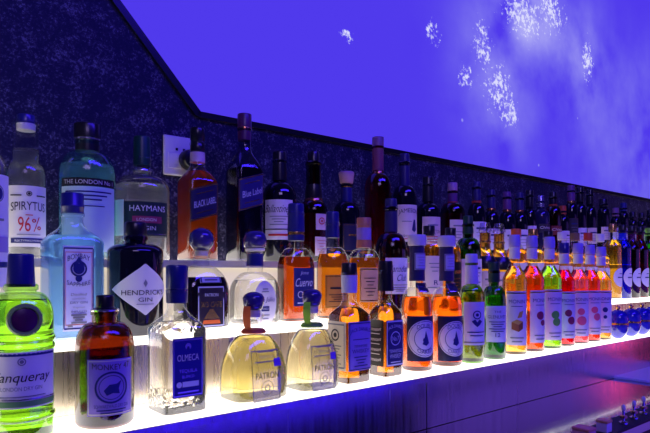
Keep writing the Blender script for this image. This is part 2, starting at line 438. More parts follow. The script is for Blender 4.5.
bottle('whiskey_bottle', 'square amber whiskey bottle with purple front label and white side label', 'L', 345.5, 263, 45, 317, 300, 1.45, G_CLEAR, L_AMBER, 308, n=7,
    kind='slope', neck_top=272, rz=0, foot=.3, group=BL, dx=1.0,
    caps=[cyl('cap', BLACK, 263, 275, 1.5, 1.6), cyl('neck_label', PALEBLUE, 275.2, 293, 1.62, 1.55, .02)],
    labels=[L_(322, 371, 5.9, PURPLE, prints=[T("JACK DANIEL'S", 0, .34, .9, .10, NAVY, .05), T('TENNESSEE', 0, .0, .6, .05, NAVY), T('WHISKEY', 0, -.1, .75, .08, NAVY), B(0, .14, .7, .015, NAVY), *lines(-.22, -.40, 4, .6, NAVY), *frame(.02, NAVY, .03)]),
            L_(322, 371, 5.9, CREAM, name='side_label', say='cream side label with a round mark', du='side', prints=[*frame(.03, GREY, .06), R_(0, .22, .2, .15, INK), R_(0, .22, .08, 0, INK), *lines(0, -.36, 7, .6, GREY)])])
bottle('whiskey_bottle', 'square amber whiskey bottle with dark blue front label and black side label', 'L', 385.5, 261, 36, 315, 298, 1.4, G_CLEAR, L_AMBER, 306, n=7,
    kind='slope', neck_top=270, rz=0, foot=.3, group=BL,
    caps=[cyl('cap', BLACK, 261, 291, 1.5, 1.7)],
    labels=[L_(320, 366, 4.9, plain('label_blue_black', (.012, .014, .12), .35), prints=[*frame(.03, PALEBLUE, .03), T("JACK DANIEL'S", 0, .36, .85, .09, PALEBLUE, .05), R_(0, .1, .3, .26, PALEBLUE), T('No.7', 0, .1, .4, .1, PALEBLUE), T('TENNESSEE', 0, -.17, .75, .07, PALEBLUE), T('WHISKEY', 0, -.28, .7, .09, PALEBLUE), B(0, -.41, .6, .02, PALEBLUE)]),
            L_(320, 366, 4.9, JB, name='side_label', say='black side label with white script', du='side', prints=[*[T('Tennessee', 0, v, .75, .08, WHITE, -.02, .2) for v in (.3, .08, -.14, -.36)], *[B(0, v, .6, .015, WHITE) for v in (.2, -.02, -.24)]])])
def disc_whisky(px, top, lab):
    bottle('whisky_bottle', lab, 'L', px, top, 31, 309, 287, 1.55, G_CLEAR, L_ORANGE, 297, kind='round', neck_top=top+9, rz=-17, foot=.7, group=BL,
        caps=[('cap', WHITECAP, [(top+11, 1.75), (top+10.5, 2.0), (top+8, 2.05), (top+1, 2.05), (top, 1.85)]), cyl('capsule', plain('sleeve_dark_violet', (.03, .025, .12), .35), top+11.2, 281, 1.62, 1.75, .02)],
        labels=[L_(top+18, top+35, 2.6, PALEBLUE, name='neck_label', off=.25, prints=[*frame(.05, GREY, .05), *lines(.25, -.25, 4, .6)]),
                L_(316, 361, 8.4, plain('label_indigo', (.015, .015, .06), .4), prints=[R_(0, 0, .48, 0, plain('paper_lilac_white', (.78, .72, .80), .5)), R_(0, 0, .455, .44, NAVY), R_(0, 0, .30, .285, NAVY), ('p', [(-.09, -.12), (-.03, .04), (0, .18), (.05, .05), (.1, -.1), (.02, -.16)], NAVY), T('DOUBLE', 0, .29, .46, .09, NAVY, .04), T('OAKED', 0, -.29, .44, .09, NAVY, -.04)]),
                L_(283, 292, 2.2, plain('label_indigo', (.015, .015, .06), .4), name='collar_label', off=.4, prints=frame(.05, SILVER, .06))])
disc_whisky(417, 235, 'tall orange whisky bottle with white cap and big round label, the nearer of two')
disc_whisky(446.5, 236, 'tall orange whisky bottle with white cap and big round label, the farther of two')
bottle('whisky_bottle', 'amber whisky bottle with pale label and ornate mark, right of the round-label pair', 'L', 471.5, 254, 24.5, 299, 285, 1.3, G_GREEN, L_CARAMEL, 292, kind='round', neck_top=262, rz=-28, group=BL,
    caps=[cyl('capsule', PALEBLUE, 254, 284, 1.45, 1.6)],
    labels=[L_(302, 345, 6.6, PALEBLUE, prints=[R_(0, .2, .16, .12, NAVY), R_(0, .2, .06, 0, NAVY), ('p', [(-.2, .05), (-.08, .1), (0, .03), (.08, .1), (.2, .05), (.1, -.03), (0, -.08), (-.1, -.03)], NAVY), B(0, -.2, .7, .025, NAVY), B(0, -.28, .5, .02, NAVY), B(0, -.44, 1, .03, GREY)])])
bottle('whisky_bottle', 'small dark green whisky bottle with dark cap, left of the caramel syrup', 'L', 494, 262, 23, 300, 286, 1.25, G_DKGREEN, L_GREEN, 296, kind='round', neck_top=270, rz=-38, group=BL,
    caps=[cyl('cap', plain('cap_dark_green', (.01, .05, .03), .35), 262, 282, 1.35, 1.45)],
    labels=[L_(306, 342, 6.0, PALEBLUE, prints=[T('THE', 0, .34, .3, .06, NAVY), T('GLENLIVET', 0, .2, .8, .09, NAVY), *lines(.06, -.2, 5, .7, NAVY), T('12', 0, -.3, .2, .1, NAVY)])])
# the row of syrups
SY = 'syrup bottles in the row at the right of the lower tier'
def syrup(px, top, w, liq, label, fruit, word='MONIN', capm=None, rz=9, lq_fill=None):
    x, Y, Z, D = spot(px, 'L'); s = F/D; base = HY-Z*s; H = base-top
    py = lambda fr: base-H*fr
    bottle('syrup_bottle', label, 'L', px, top, w, py(.62), py(.775), 1.25, G_CLEAR, liq, lq_fill or py(.74), kind='slope', neck_top=py(.93), rz=rz, foot=.4, group=SY,
        caps=[('cap', capm or plain('cap_lilac', (.42, .36, .72), .35), [(py(.90), 1.45), (py(.905), 1.5), (py(.96), 1.5), (py(.965), 1.42), (py(.995), 1.42), (py(1.), 1.3)]),
              cyl('neck_label', WHITE, py(.895), py(.80), 1.38, 1.42, .02)],
        labels=[L_(py(.53), py(.08), 5.7, plain('paper_lilac_white', (.78, .72, .80), .5), prints=[T(word, 0, .31, .72, .07, NAVY), B(0, .22, .5, .012, NAVY), *fruit, *lines(-.36, -.43, 2, .6, GREY), B(0, .465, 1, .02, GOLD)])])
BR = plain('print_brown', (.42, .14, .04), .5); GRN = plain('print_green', (.12, .45, .06), .5); MAR = plain('print_maroon', (.28, .02, .08), .5)
PNK = plain('print_pink', (.8, .12, .22), .5); OCH = plain('print_ochre', (.6, .36, .08), .5)
cube3 = [('p', [(-.24, -.2), (.06, -.25), (.06, -.12), (-.24, -.07)], BR), ('p', [(.06, -.25), (.26, -.19), (.26, -.06), (.06, -.12)], plain('print_dark_brown', (.22, .07, .02), .5)), ('p', [(-.24, -.07), (.06, -.12), (.26, -.06), (-.02, -.02)], OCH), ('p', [(.0, .0), (.2, .02), (.28, .14), (.1, .12)], OCH)]
def blobs(m, *pts): return [R_(x, y, r, 0, m) for x, y, r in pts]
syrup(514.5, 235, 24, L_CARAMEL, 'yellow caramel syrup bottle, first of the tall syrups from the left', cube3, rz=-46)
syrup(532, 236, 23.5, L_RUST, 'rust orange syrup bottle, between the yellow and green syrups', blobs(MAR, (.0, .02, .2), (.14, -.12, .14)), rz=-18)
syrup(549.5, 237, 23, L_GREEN, 'bright green syrup bottle, third tall syrup from the left', blobs(GRN, (0, .0, .2), (.06, -.14, .2)), rz=-32)
syrup(564, 243, 20.5, L_CHERRY, 'dark cherry red syrup bottle, right of the green syrup', blobs(MAR, (-.06, .04, .18), (.1, -.12, .2)), capm=BLUE, rz=-32)
syrup(578, 243.5, 20, L_PINK, 'light pink syrup bottle, right of the cherry red syrup', blobs(PNK, (0, .04, .18), (.04, -.16, .24)), rz=-46)
syrup(590, 245, 19.5, L_BERRY, 'coral red syrup bottle, between the pink and golden syrups', blobs(PNK, (-.04, .06, .18), (.1, -.1, .2)), rz=-34)
syrup(601, 247, 19, L_GOLDEN, 'golden syrup bottle, last of the tall syrups beside the blue goblets', blobs(NAVY, (0, .05, .14), (.0, -.12, .1)), rz=-42)
# cobalt goblets at the end of the lower tier
GOB = 'small cobalt blue goblets on the lower tier'
COB = glass('glass_cobalt', (.05, .07, .75))
COBS = plain('cobalt_glaze', (.02, .02, .42), .08, 0, .8)
def goblet(x, label):
    Y, Z = 84.3, -22.5
    root = bpy.data.objects.new('goblet', None); COL.objects.link(root)
    root.location = (x*.01, Y*.01, EYE+Z*.01+.0003); root.empty_display_size = .02
    tag(root, label, 'goblet', GOB)
    link('bowl', lathe([(0, 1.0), (.3, 1.5), (1.2, 2.3), (2.6, 2.95), (4.4, 3.15), (4.6, 3.1)], 32), COBS, root)
    link('gold_band', lathe([(4.55, 3.0), (4.6, 3.22), (5.2, 3.22), (5.25, 3.0)], 32), GOLD, root)
    link('lid', lathe([(5.2, 3.1), (6.2, 3.2), (7.6, 2.95), (8.5, 2.35), (9.1, 1.5), (9.4, .5)], 32), COBS, root)
    link('knob', lathe([(9.3, .35), (9.7, .6), (10.2, .7), (10.6, .45), (10.7, .1)], 16), GOLD, root)
for x, wh in ((196.6, 'first from the golden syrup'), (206.6, 'second from the golden syrup'), (215.8, 'third from the golden syrup'), (224.6, 'last one at the right edge')):
    goblet(x, 'small cobalt blue lidded goblet with gold band, '+wh)

# ---- middle tier -----------------------------------------------------------
bottle('vodka_bottle', 'clear vodka bottle with blue disc on white label, cut by the left edge', 'M', -24.5, 130, 58, 172, 150, 1.6, G_CLEAR, L_CLEAR, 180, face=1, group=BM,
    caps=[cyl('cap', BLUE, 130, 146, 1.7)],
    labels=[L_(172, 288, 12, plain('paper_lilac', (.66, .60, .85), .5), prints=[R_(.24, .33, .09, 0, BLUE), R_(.24, .33, .11, .10, SILVER), B(.1, -.3, .7, .05, NAVY), B(.1, -.12, .7, .14, PURPLE), *lines(.1, 0, 3, .7)])])
bottle('gin_bottle', 'pale blue rectangular gin bottle with a tall framed label, behind the brown bottle', 'M', 72.5, 193.5, 60, 244, 222, 1.7, G_BLUE, L_BLUE, 236, n=8, ratio=.72, kind='slope', neck_top=212, rz=0, foot=.3, group=BM,
    caps=[('cap', BLUE, [(214, 1.75), (213.5, 1.8), (208, 1.8), (207.6, 1.86), (206, 1.86), (205.6, 1.8), (194.4, 1.8), (193.5, 1.65)])],
    labels=[L_(246, 331, 4.9, plain('paper_ice', (.70, .72, .90), .5), shape='rect', prints=[*frame(.035, NAVY, .03, .5), *frame(.012, RED, .075, .5), T('BOMBAY', 0, .38, .72, .06, NAVY, .035), R_(0, .23, .27, .21, NAVY), R_(0, .23, .18, 0, BLUE), R_(0, .115, .11, 0, NAVY), ('p', [(-.2, .25), (0, .38), (.2, .25), (0, .30)], NAVY), T('SAPPHIRE', 0, .045, .76, .05, NAVY, -.03), T('Distilled', 0, -.07, .5, .03, GREY, 0, .3), T('LONDON', 0, -.12, .4, .022, GREY), T('DRY GIN', 0, -.165, .55, .028, NAVY), T('Vapour', 0, -.225, .4, .028, GREY), T('INFUSED', 0, -.27, .5, .024, NAVY), *lines(-.31, -.40, 4, .5, GREY), B(-.28, -.44, .16, .015), B(.28, -.44, .16, .015)])])
bottle('gin_bottle', 'squat black apothecary gin bottle with white diamond label', 'M', 135.5, 222, 54, 253, 244, 1.9, G_BLACK, None, kind='round', neck_top=236, face=.1, foot=.4, group=BM,
    caps=[('cap', BLACK, [(246, 1.75), (238, 1.8), (236, 1.95), (224, 1.9), (222.6, 1.75), (222, 1.4)])],
    labels=[L_(264, 315, 12.2, WHITE, shape='diamond', prints=[T("HENDRICK'S", 0, -.06, .66, .10, INK), T('GIN', 0, -.2, .2, .08, INK), ('p', [(-.03, .12), (0, .2), (.03, .12), (0, .04)], GREY), B(0, -.29, .25, .012)])])
bottle('tequila_bottle', 'squat dark coffee tequila bottle with glass ball stopper', 'M', 201.5, 228, 62, 292, 266, 1.55, G_CLEAR, plain('coffee_liqueur', (.008, .004, .01), .1, 0, .5), 277, n=4, ratio=.78, kind='round', neck_top=251, rz=0, group=BM,
    caps=[('cap', plain('stopper_blue', (.04, .03, .17), .2, 0, .5), [(251, 1.25), (250, 1.55), (245, 2.3), (240, 2.4), (234, 2.2), (230, 1.5), (228, .4)]), ('cork', CREAM, [(256, 1.25), (250.5, 1.25)])],
    labels=[L_(286, 327, 5.6, plain('label_brown_black', (.02, .012, .03), .4), prints=[*frame(.03, PALEBLUE, .03), T('XO CAFE', 0, .05, .8, .14, GOLD), T('PATRON', 0, .28, .5, .08, PALEBLUE), ('p', [(-.3, -.3), (-.06, -.06), (.06, -.06), (.3, -.3)], GOLD), ('p', [(-.34, -.42), (-.3, -.33), (.3, -.33), (.34, -.42)], ORANGE)]),
            L_(277, 283, 4.4, PALEBLUE, name='neck_label', off=.12, prints=[*frame(.06, NAVY, .05), B(0, 0, .6, .2, NAVY)])])
bottle('tequila_bottle', 'clear round-shouldered tequila bottle with oval white label and blue stopper', 'M', 255, 231, 60, 292, 272, 1.65, G_CLEAR, L_CLEAR, 280, n=3.2, ratio=.72, kind='round', neck_top=249, rz=0, foot=1.4, group=BM,
    caps=[('cap', plain('stopper_blue', (.04, .03, .17), .2, 0, .5), [(248, 2.0), (247, 2.3), (240, 2.45), (234, 2.1), (231.6, 1.4), (231, .5)]), ('glass_collar', WHITECAP, [(252, 1.5), (251, 2.05), (249, 2.1), (248.2, 1.9)]), cyl('capsule', BLUE, 254, 266, 1.75, 1.75, .02)],
    labels=[L_(281, 326, 5.6, WHITE, shape='oval', prints=[R_(0, 0, .0, 0, WHITE) if False else B(0, -.02, .01, .01, WHITE), T('Don Julio', 0, .07, .82, .13, NAVY, 0, .2), B(0, -.12, .34, .11, NAVY), T('BLANCO', 0, -.12, .26, .05, WHITE), *lines(.26, .32, 2, .3), *lines(-.26, -.34, 2, .35)])])
bottle('tequila_bottle', 'orange gold tequila bottle with blue capsule and dark blue label, behind the green ribbon', 'M', 296, 204, 44, 268, 248, 1.75, G_CLEAR, L_ORANGE, 257, n=3.5, ratio=.75, kind='round', neck_top=212, rz=0, group=BM,
    caps=[cyl('cap', BLUE, 204, 232, 1.75, 1.9), cyl('neck_band', GOLD, 232.2, 235, 1.85, 1.85, .02), cyl('capsule', NAVY, 235.2, 241, 1.82, 1.82, .02)],
    labels=[L_(268, 306, 5.4, NAVY, prints=[T('Cuervo', 0, .12, .85, .22, PALEBLUE, 0, .25), T('Jose', 0, .36, .4, .12, PALEBLUE, 0, .25), R_(-.2, -.2, .14, .11, PALEBLUE), R_(.2, -.2, .14, .11, GOLD), B(0, -.42, .7, .03, PALEBLUE)])])
bottle('whisky_bottle', 'amber whisky bottle with blue capsule, right of the dark blue tequila label', 'M', 332.5, 212, 32, 268, 247, 1.6, G_CLEAR, L_AMBER, 254, kind='round', neck_top=222, face=.5, group=BM,
    caps=[cyl('capsule', BLUE, 212, 238, 1.5, 1.65)],
    labels=[L_(275, 308, 6, plain('label_amber', (.5, .2, .04), .45), prints=[T('RESERVE', 0, .1, .7, .12, INK) if False else B(0, .1, .6, .06, INK), *lines(-.1, -.3, 4, .7, INK), *frame(.02, GOLD, .04)])])
bottle('whisky_bottle', 'amber whisky bottle with banded orange and violet neck, behind the square whiskeys', 'M', 364, 218, 33, 268, 249, 1.7, G_CLEAR, L_AMBER, 258, kind='round', neck_top=224, face=.5, group=BM,
    caps=[cyl('cap', plain('cap_dusk_orange', (.55, .22, .12), .4), 218, 228, 1.75), cyl('capsule', PURPLE, 228.2, 240, 1.78, 1.78, .02), cyl('neck_band', plain('cap_dusk_orange', (.55, .22, .12), .4), 240.2, 248, 1.8, 1.85, .02)],
    labels=[L_(268, 302, 5, plain('label_pink_gold', (.62, .35, .25), .45), prints=[*frame(.03, GOLD, .04), *lines(.2, -.3, 6, .6, INK)])])
bottle('whisky_bottle', 'dark whisky bottle with black neck and pale script label, left of the white caps', 'M', 391, 199, 32, 254, 233, 1.55, glass('glass_umber', (.16, .05, .03)), L_BROWN, 262, kind='round', neck_top=207, rz=-14, group=BM,
    caps=[cyl('capsule', plain('sleeve_dark_violet', (.03, .025, .12), .35), 199, 232, 1.5, 1.65)],
    labels=[L_(258, 294, 7.4, plain('paper_lilac', (.66, .60, .85), .5), prints=[T('Canadian', 0, .2, .8, .18, NAVY, 0, .3), T('Club', .1, -.05, .4, .18, NAVY, 0, .3), B(0, -.25, .8, .02), *lines(-.32, -.42, 3, .6)])])
bottle('whisky_bottle', 'amber bottle with white label, between the two white-capped whiskies', 'M', 429, 226, 27, 252, 240, 1.5, G_CLEAR, L_AMBER, 245, kind='round', neck_top=232, rz=-25, group=BM,
    caps=[cyl('cap', BLACK, 226, 236, 1.55)],
    labels=[L_(256, 294, 6.4, plain('paper_rose', (.75, .58, .62), .5), prints=[T('R', .05, -.2, .2, .12, NAVY), B(0, -.33, .6, .03), *lines(.3, .1, 3, .5)])])
bottle('whisky_bottle', 'amber bottle with dark capsule and black label, just left of the green bottle', 'M', 450.5, 228, 21, 256, 243, 1.4, G_CLEAR, L_AMBER, 248, kind='round', neck_top=234, rz=-25, group=BM,
    caps=[cyl('cap', BLACK, 228, 238, 1.5)],
    labels=[L_(262, 296, 5.4, JB, prints=[B(0, .2, .7, .1, GOLD), *lines(0, -.3, 4, .6, GOLD)])])
bottle('whiskey_bottle', 'tall green whiskey bottle with glowing shoulders and pale label', 'M', 468, 216, 26, 256, 238, 1.5, G_DKGREEN, liquid('spirit_in_green_glass', (.62, .80, .10)), 250, kind='round', neck_top=224, rz=-25, group=BM,
    caps=[cyl('capsule', plain('cap_dark_green', (.01, .05, .03), .35), 216, 234, 1.4, 1.6)],
    labels=[L_(259, 290, 7.4, plain('paper_lilac', (.66, .60, .85), .5), prints=[B(0, .2, .6, .06, NAVY), *lines(.05, -.35, 5, .6, NAVY)])])
def stoppered(px, top, w, label):
    bottle('cognac_bottle', label, 'M', px, top, w, top+42, top+24, 1.6, G_CLEAR, L_CARAMEL, top+10, kind='slope', neck_top=top+6, rz=-25, group=BM,
        caps=[('cap', glass('stopper_lilac_glass', (.85, .8, 1.0), .8, .2), [(223-223+top+9, 1.75), (top+8, 1.95), (top+2, 1.5), (top, 1.35)]), cyl('neck_band', GOLD, top+18, top+20, 1.72, 1.72, .02)],
        labels=[L_(top+33, top+46, 5.4, BLACK, name='neck_label'), L_(top+48, top+76, 6, plain('paper_rose', (.75, .58, .62), .5), prints=[B(0, .2, .6, .06), *lines(0, -.3, 4, .6)])])
stoppered(485, 223, 23, 'amber bottle with clear stopper over gold spirit, right of the tall green bottle')
stoppered(499, 224, 24, 'amber bottle with clear stopper, just left of the yellow syrup cap')
def amber(px, top, w, liq, label, capm, lm=None):
    bottle('liqueur_bottle', label, 'M', px, top, w, top+26, top+14, 1.45, G_CLEAR, liq, top+20, kind='slope', neck_top=top+6, rz=-25, group=BM,
        caps=[cyl('cap', capm, top, top+8, 1.55)],
        labels=[L_(top+34, top+58, 5.6, lm or WHITE, prints=[B(0, .15, .7, .1, NAVY), *lines(0, -.3, 3, .6)])])
amber(516, 229, 22, L_AMBER, 'amber bottle with orange cap, seen between the yellow and rust syrups', ORANGE)
amber(533, 229, 21, L_CARAMEL, 'pale amber bottle with gold cap, behind the rust syrup', GOLD)
amber(548, 231, 20, L_AMBER, 'amber bottle with black cap, behind the green syrup', BLACK)
amber(562, 232, 19, L_CARAMEL, 'amber bottle with white cap, behind the cherry syrup', WHITECAP)
amber(575, 233, 18.5, L_CARAMEL, 'glowing amber bottle with brown cap, behind the pink syrup', WOOD)
amber(588, 233, 18, L_AMBER, 'amber bottle with red cap, behind the coral syrup', REDCAP)
amber(600, 234, 17.5, L_CARAMEL, 'glowing amber bottle with white cap, behind the golden syrup', WHITECAP)
def crescent(px, top, w, body, liq, label, capm):
    bottle('liqueur_bottle', label, 'M', px, top, w, top+24, top+12, 1.45, body, liq, top+16, kind='slope', neck_top=top+5, rz=-6, group=BM,
        caps=[cyl('cap', capm, top, top+8, 1.55)],
        labels=[L_(268, 287, 6.4, plain('paper_lilac', (.66, .60, .85), .5), shape='oval', prints=[B(0, .0, .5, .06, NAVY), B(0, .2, .3, .03, NAVY)])])
crescent(612.5, 224, 17, G_CLEAR, L_CARAMEL, 'amber liqueur bottle with round label, first above the blue goblets', GOLD)
crescent(622.5, 225, 16.5, glass('glass_royal_blue', (.12, .2, .95)), L_DKBLUE, 'royal blue liqueur bottle with round label, above the blue goblets', BLACK)
crescent(631.5, 226, 16, glass('glass_plum', (.30, .12, .35)), L_WINE, 'plum dark liqueur bottle with round label, right of the royal blue one', BLACK)
crescent(640, 227, 15.5, glass('glass_wine', (.45, .06, .10)), L_WINE, 'wine red liqueur bottle with round label, left of the green one', BLACK)
crescent(649, 228, 15.5, G_DKGREEN, L_GREEN, 'green liqueur bottle with round label, at the right edge of the middle tier', LIME)

# ---- upper tier ------------------------------------------------------------
bottle('vodka_bottle', 'clear spirit bottle with a red 96% on its white label', 'T', 26, 115.5, 36, 182, 164, 2.2, G_CLEAR, L_CLEAR, 150, kind='round', neck_top=122, face=1, group=BT,
    caps=[cyl('cap', BLUE, 115.5, 124, 1.5, 1.5, .1), cyl('neck_ring', WHITECAP, 124.3, 131, 1.58, 1.55, .05)],
    labels=[L_(186, 247, 7.6, WHITE, du=.5, prints=[T('SPIRYTUS', 0, .17, .80, .14, INK, .02), T('96', -.1, -.13, .26, .24, RED), R_(.10, -.07, .045, .022, RED), R_(.22, -.19, .045, .022, RED), ('p', [(.09, -.25), (.11, -.25), (.23, -.01), (.21, -.01)], RED), B(0, -.4, .8, .08, NAVY), T('REKTYFIKOWANY', 0, -.4, .6, .035, WHITE), *crest(0, .37, .06, INK), B(-.28, .34, .25, .02, INK), B(.28, .34, .25, .02, INK), B(0, .02, .15, .015, RED), B(0, -.3, .5, .012)])])
bottle('gin_bottle', 'wide frosted teal gin bottle with black flat stopper and black band', 'T', 87.5, 124.5, 53, 178, 152, 2.15, G_TEAL, L_TEAL, 166, kind='round', neck_top=141, face=.8, group=BT,
    caps=[('cap', BLACK, [(140, 2.2), (139, 2.45), (126, 2.5), (125, 2.4), (124.5, 2.1)]), ('neck_ring', SILVER, [(141.2, 2.2), (141, 2.4), (139.4, 2.4), (139.2, 2.2)]), cyl('capsule', BLACK, 141.4, 152, 2.22, 2.25, .02)],
    labels=[L_(178.5, 186.5, 11.2, JB, name='band_label', prints=[T('THE LONDON No 1', 0, 0, .86, .52, WHITE)]),
            L_(187, 252, 11.2, plain('frosted_teal', (.52, .72, .74), .55), prints=[*lines(.42, .30, 3, .8, NAVY), B(0, .2, .5, .015, NAVY), B(0, -.3, .3, .02, NAVY)])])
bottle('gin_bottle', 'clear gin bottle with dark green cap and dark green label', 'T', 142, 137, 54, 192, 176, 1.75, G_CLEAR, L_CLEAR, 186, kind='round', neck_top=158, face=.5, group=BT,
    caps=[cyl('cap', GREENCAP, 137, 166, 1.65, 1.75), cyl('neck_ring', SILVER, 170, 172, 1.9, 1.9, .05)],
    labels=[L_(202, 236, 9.4, plain('label_bottle_green', (.012, .035, .035), .4), prints=[T('HAYMANS', .02, .3, .78, .17, WHITE), B(.0, -.03, .62, .2, plain('label_dark_rose', (.30, .03, .10), .4)), T('LONDON', -.02, -.03, .4, .09, WHITE), T('GIN', .05, -.28, .24, .12, WHITE), B(0, -.45, .9, .02, SILVER)]),
            L_(200, 236, 3.0, WHITE, name='side_label', say='white side label', du=-6.3)])
def scotch(px, top, w, label, liq, body, cap, lab_y, lab_m, words, sh, nk, fill, band):
    bottle('whisky_bottle', label, 'T', px, top, w, sh, nk, 1.5, body, liq, fill, n=6, kind='slope' if not band else 'slope', neck_top=top+14, rz=0, foot=.35, group=BT,
        caps=cap, labels=[L_(lab_y[0], lab_y[1], 6.6, lab_m, slope=.30, du=-.2, prints=[*frame(.015, GOLD, .03, 2.2), T(words, .02, -.02, .78, .2, PALEBLUE), *lines(.3, .22, 1, .6, GOLD), *lines(-.3, -.22, 1, .6, GOLD)])])
scotch(197.5, 128, 43, 'square red amber whisky bottle with slanted black label, in front of the wall socket', L_RED, G_CLEAR,
    [('cap', BLACK, [(152, 1.5), (151, 1.62), (146, 1.62), (145, 1.5), (141, 1.5), (140.5, 1.6), (130, 1.55), (128.5, 1.4), (128, 1.0)]), cyl('neck_label', plain('paper_rose', (.75, .58, .62), .5), 153, 163, 1.62, 1.65, .02)],
    (186, 218), plain('label_dark_indigo', (.015, .014, .07), .35), 'BLACK LABEL', 184, 163, 172, 0)
scotch(244.5, 114.5, 40, 'tall square near-black whisky bottle with slanted blue label, tallest on the left', plain('dark_blend', (.012, .006, .016), .1), glass('glass_smoke_blue', (.45, .4, .7)),
    [cyl('cap', plain('cap_maroon', (.10, .02, .10), .3), 114.5, 128, 1.65), cyl('neck_band', plain('copper_foil', (.8, .35, .12), .25, .9), 128.2, 131, 1.66, 1.66, .02), cyl('capsule', plain('cap_maroon', (.10, .02, .10), .3), 131.2, 141, 1.6, 1.55, .02)],
    (176, 208), plain('label_navy_violet', (.025, .022, .16), .35), 'Blue Label', 173, 145, 170, 1)
bottle('whisky_bottle', 'dark whisky bottle with tall cream label, behind the blue tequila capsule', 'T', 279.5, 152, 34, 200, 183, 1.55, G_BLACK, None, kind='round', neck_top=160, rz=-38, group=BT,
    caps=[cyl('capsule', BLACK, 152, 181, 1.65, 1.8)],
    labels=[L_(200, 240, 7.4, plain('paper_lilac_white', (.78, .72, .80), .5), prints=[T("Ballantine's", 0, .28, .9, .2, INK, 0, .35), *lines(.08, -.12, 4, .6), B(0, -.24, 1, .025, INK), B(0, -.38, .7, .05, RED)])])
bottle('whisky_bottle', 'dark whisky bottle with bulging neck and small red crest on label', 'T', 313.5, 152, 28, 214, 201, 1.9, glass('glass_ruby', (.22, .03, .03)), L_RED, 214, kind='round', neck_top=162, face=.1, group=BT,
    caps=[('capsule', BLACK, [(200, 2.1), (196, 2.2), (188, 2.05), (178, 1.55), (165, 1.5), (154, 1.5), (152, 1.3)]), cyl('neck_band', plain('copper_foil', (.8, .35, .12), .25, .9), 199, 201.5, 2.3, 2.4, .05)],
    labels=[L_(214, 230, 3.2, plain('paper_rose', (.75, .58, .62), .5), name='crest_label', prints=[R_(0, .05, .28, .2, RED), R_(0, .05, .1, 0, RED)]), L_(237, 256, 3.6, plain('paper_rose', (.75, .58, .62), .5), prints=lines(.3, -.3, 5, .7, RED))])
bottle('whisky_bottle', 'slim near-black whisky bottle with pinkish flat cap', 'T', 346.5, 172, 26, 214, 202, 1.45, G_BLACK, None, kind='round', neck_top=184, face=.2, group=BT,
    caps=[('cap', plain('cap_dusty_rose', (.55, .32, .40), .4), [(184, 1.5), (183, 1.75), (174, 2.1), (172.6, 2.05), (172, 1.8)]), cyl('neck_band', GOLD, 184.4, 188, 1.5, 1.5, .02), cyl('capsule', NAVY, 188.2, 202, 1.5, 1.55, .02)],
    labels=[L_(224, 252, 6, plain('label_dark_indigo', (.015, .014, .07), .35), prints=[*frame(.02, GOLD, .04), B(0, .1, .5, .06, GOLD)])])
bottle('whisky_bottle', 'tallest red-brown whisky bottle, its orange-lit neck reaching the stone coping', 'T', 378, 137.5, 27, 190, 174, 1.5, glass('glass_garnet', (.35, .07, .03)), L_RED, 172, kind='round', neck_top=146, face=.3, group=BT,
    caps=[cyl('cap', plain('cap_dusty_violet', (.26, .12, .24), .4), 137.5, 148, 1.65), cyl('neck_band', plain('copper_foil', (.8, .35, .12), .25, .9), 172, 175, 1.7, 1.75, .05), cyl('capsule', plain('sleeve_red_violet', (.25, .06, .12), .4), 148.3, 171, 1.58, 1.6, .02)],
    labels=[L_(202, 244, 2.4, plain('paper_rose', (.75, .58, .62), .5), du=2.4, prints=lines(.4, -.4, 8, .6, RED))])
bottle('whiskey_bottle', 'dark green-black whiskey bottle with cream label, right of the tallest bottle', 'T', 404.5, 154, 24, 200, 186, 1.5, G_BLACK, None, kind='round', neck_top=162, rz=-24, group=BT,
    caps=[cyl('capsule', plain('sleeve_dark_violet', (.03, .025, .12), .35), 154, 186, 1.45, 1.6)],
    labels=[L_(205, 242, 7.2, plain('paper_rose_white', (.78, .66, .66), .5), prints=[T('JAMESON', 0, .33, .9, .15, INK, .05), ('p', [(.1, -.18), (.2, .1), (.28, .1), (.34, -.18), (.22, -.24)], NAVY), B(-.1, .05, .4, .02), T('IRISH WHISKEY', 0, -.34, .7, .06, INK), B(0, -.42, .6, .02, RED)])])
bottle('whisky_bottle', 'dark whisky bottle with pinkish label and round shoulders, beside the cream-label whiskey', 'T', 428, 177, 24, 214, 204, 1.5, G_BLACK, None, kind='round', neck_top=184, rz=-24, group=BT,
    caps=[cyl('capsule', BLACK, 177, 202, 1.6, 1.75)],
    labels=[L_(217, 250, 6.8, plain('paper_rose', (.75, .58, .62), .5), prints=[B(0, .25, .5, .04), T('SINGLETON', 0, .05, .8, .1, INK), *lines(-.1, -.35, 4, .7, RED)])])
bottle('whisky_bottle', 'dark whisky bottle with rosy violet cap and cream label', 'T', 452.5, 183, 24, 214, 203, 1.4, glass('glass_ruby', (.22, .03, .03)), L_RED, 214, kind='round', neck_top=191, rz=-24, group=BT,
    caps=[cyl('cap', plain('cap_dusty_rose', (.55, .32, .40), .4), 183, 191, 1.5, 1.55), cyl('capsule', plain('sleeve_plum', (.16, .05, .2), .35), 191.3, 202, 1.5, 1.55, .02), cyl('neck_band', REDCAP, 202, 204, 1.62, 1.65, .02)],
    labels=[L_(220, 250, 5.4, plain('paper_rose_white', (.78, .66, .66), .5), prints=[B(0, .3, .6, .05), *lines(.1, -.3, 5, .6)])])
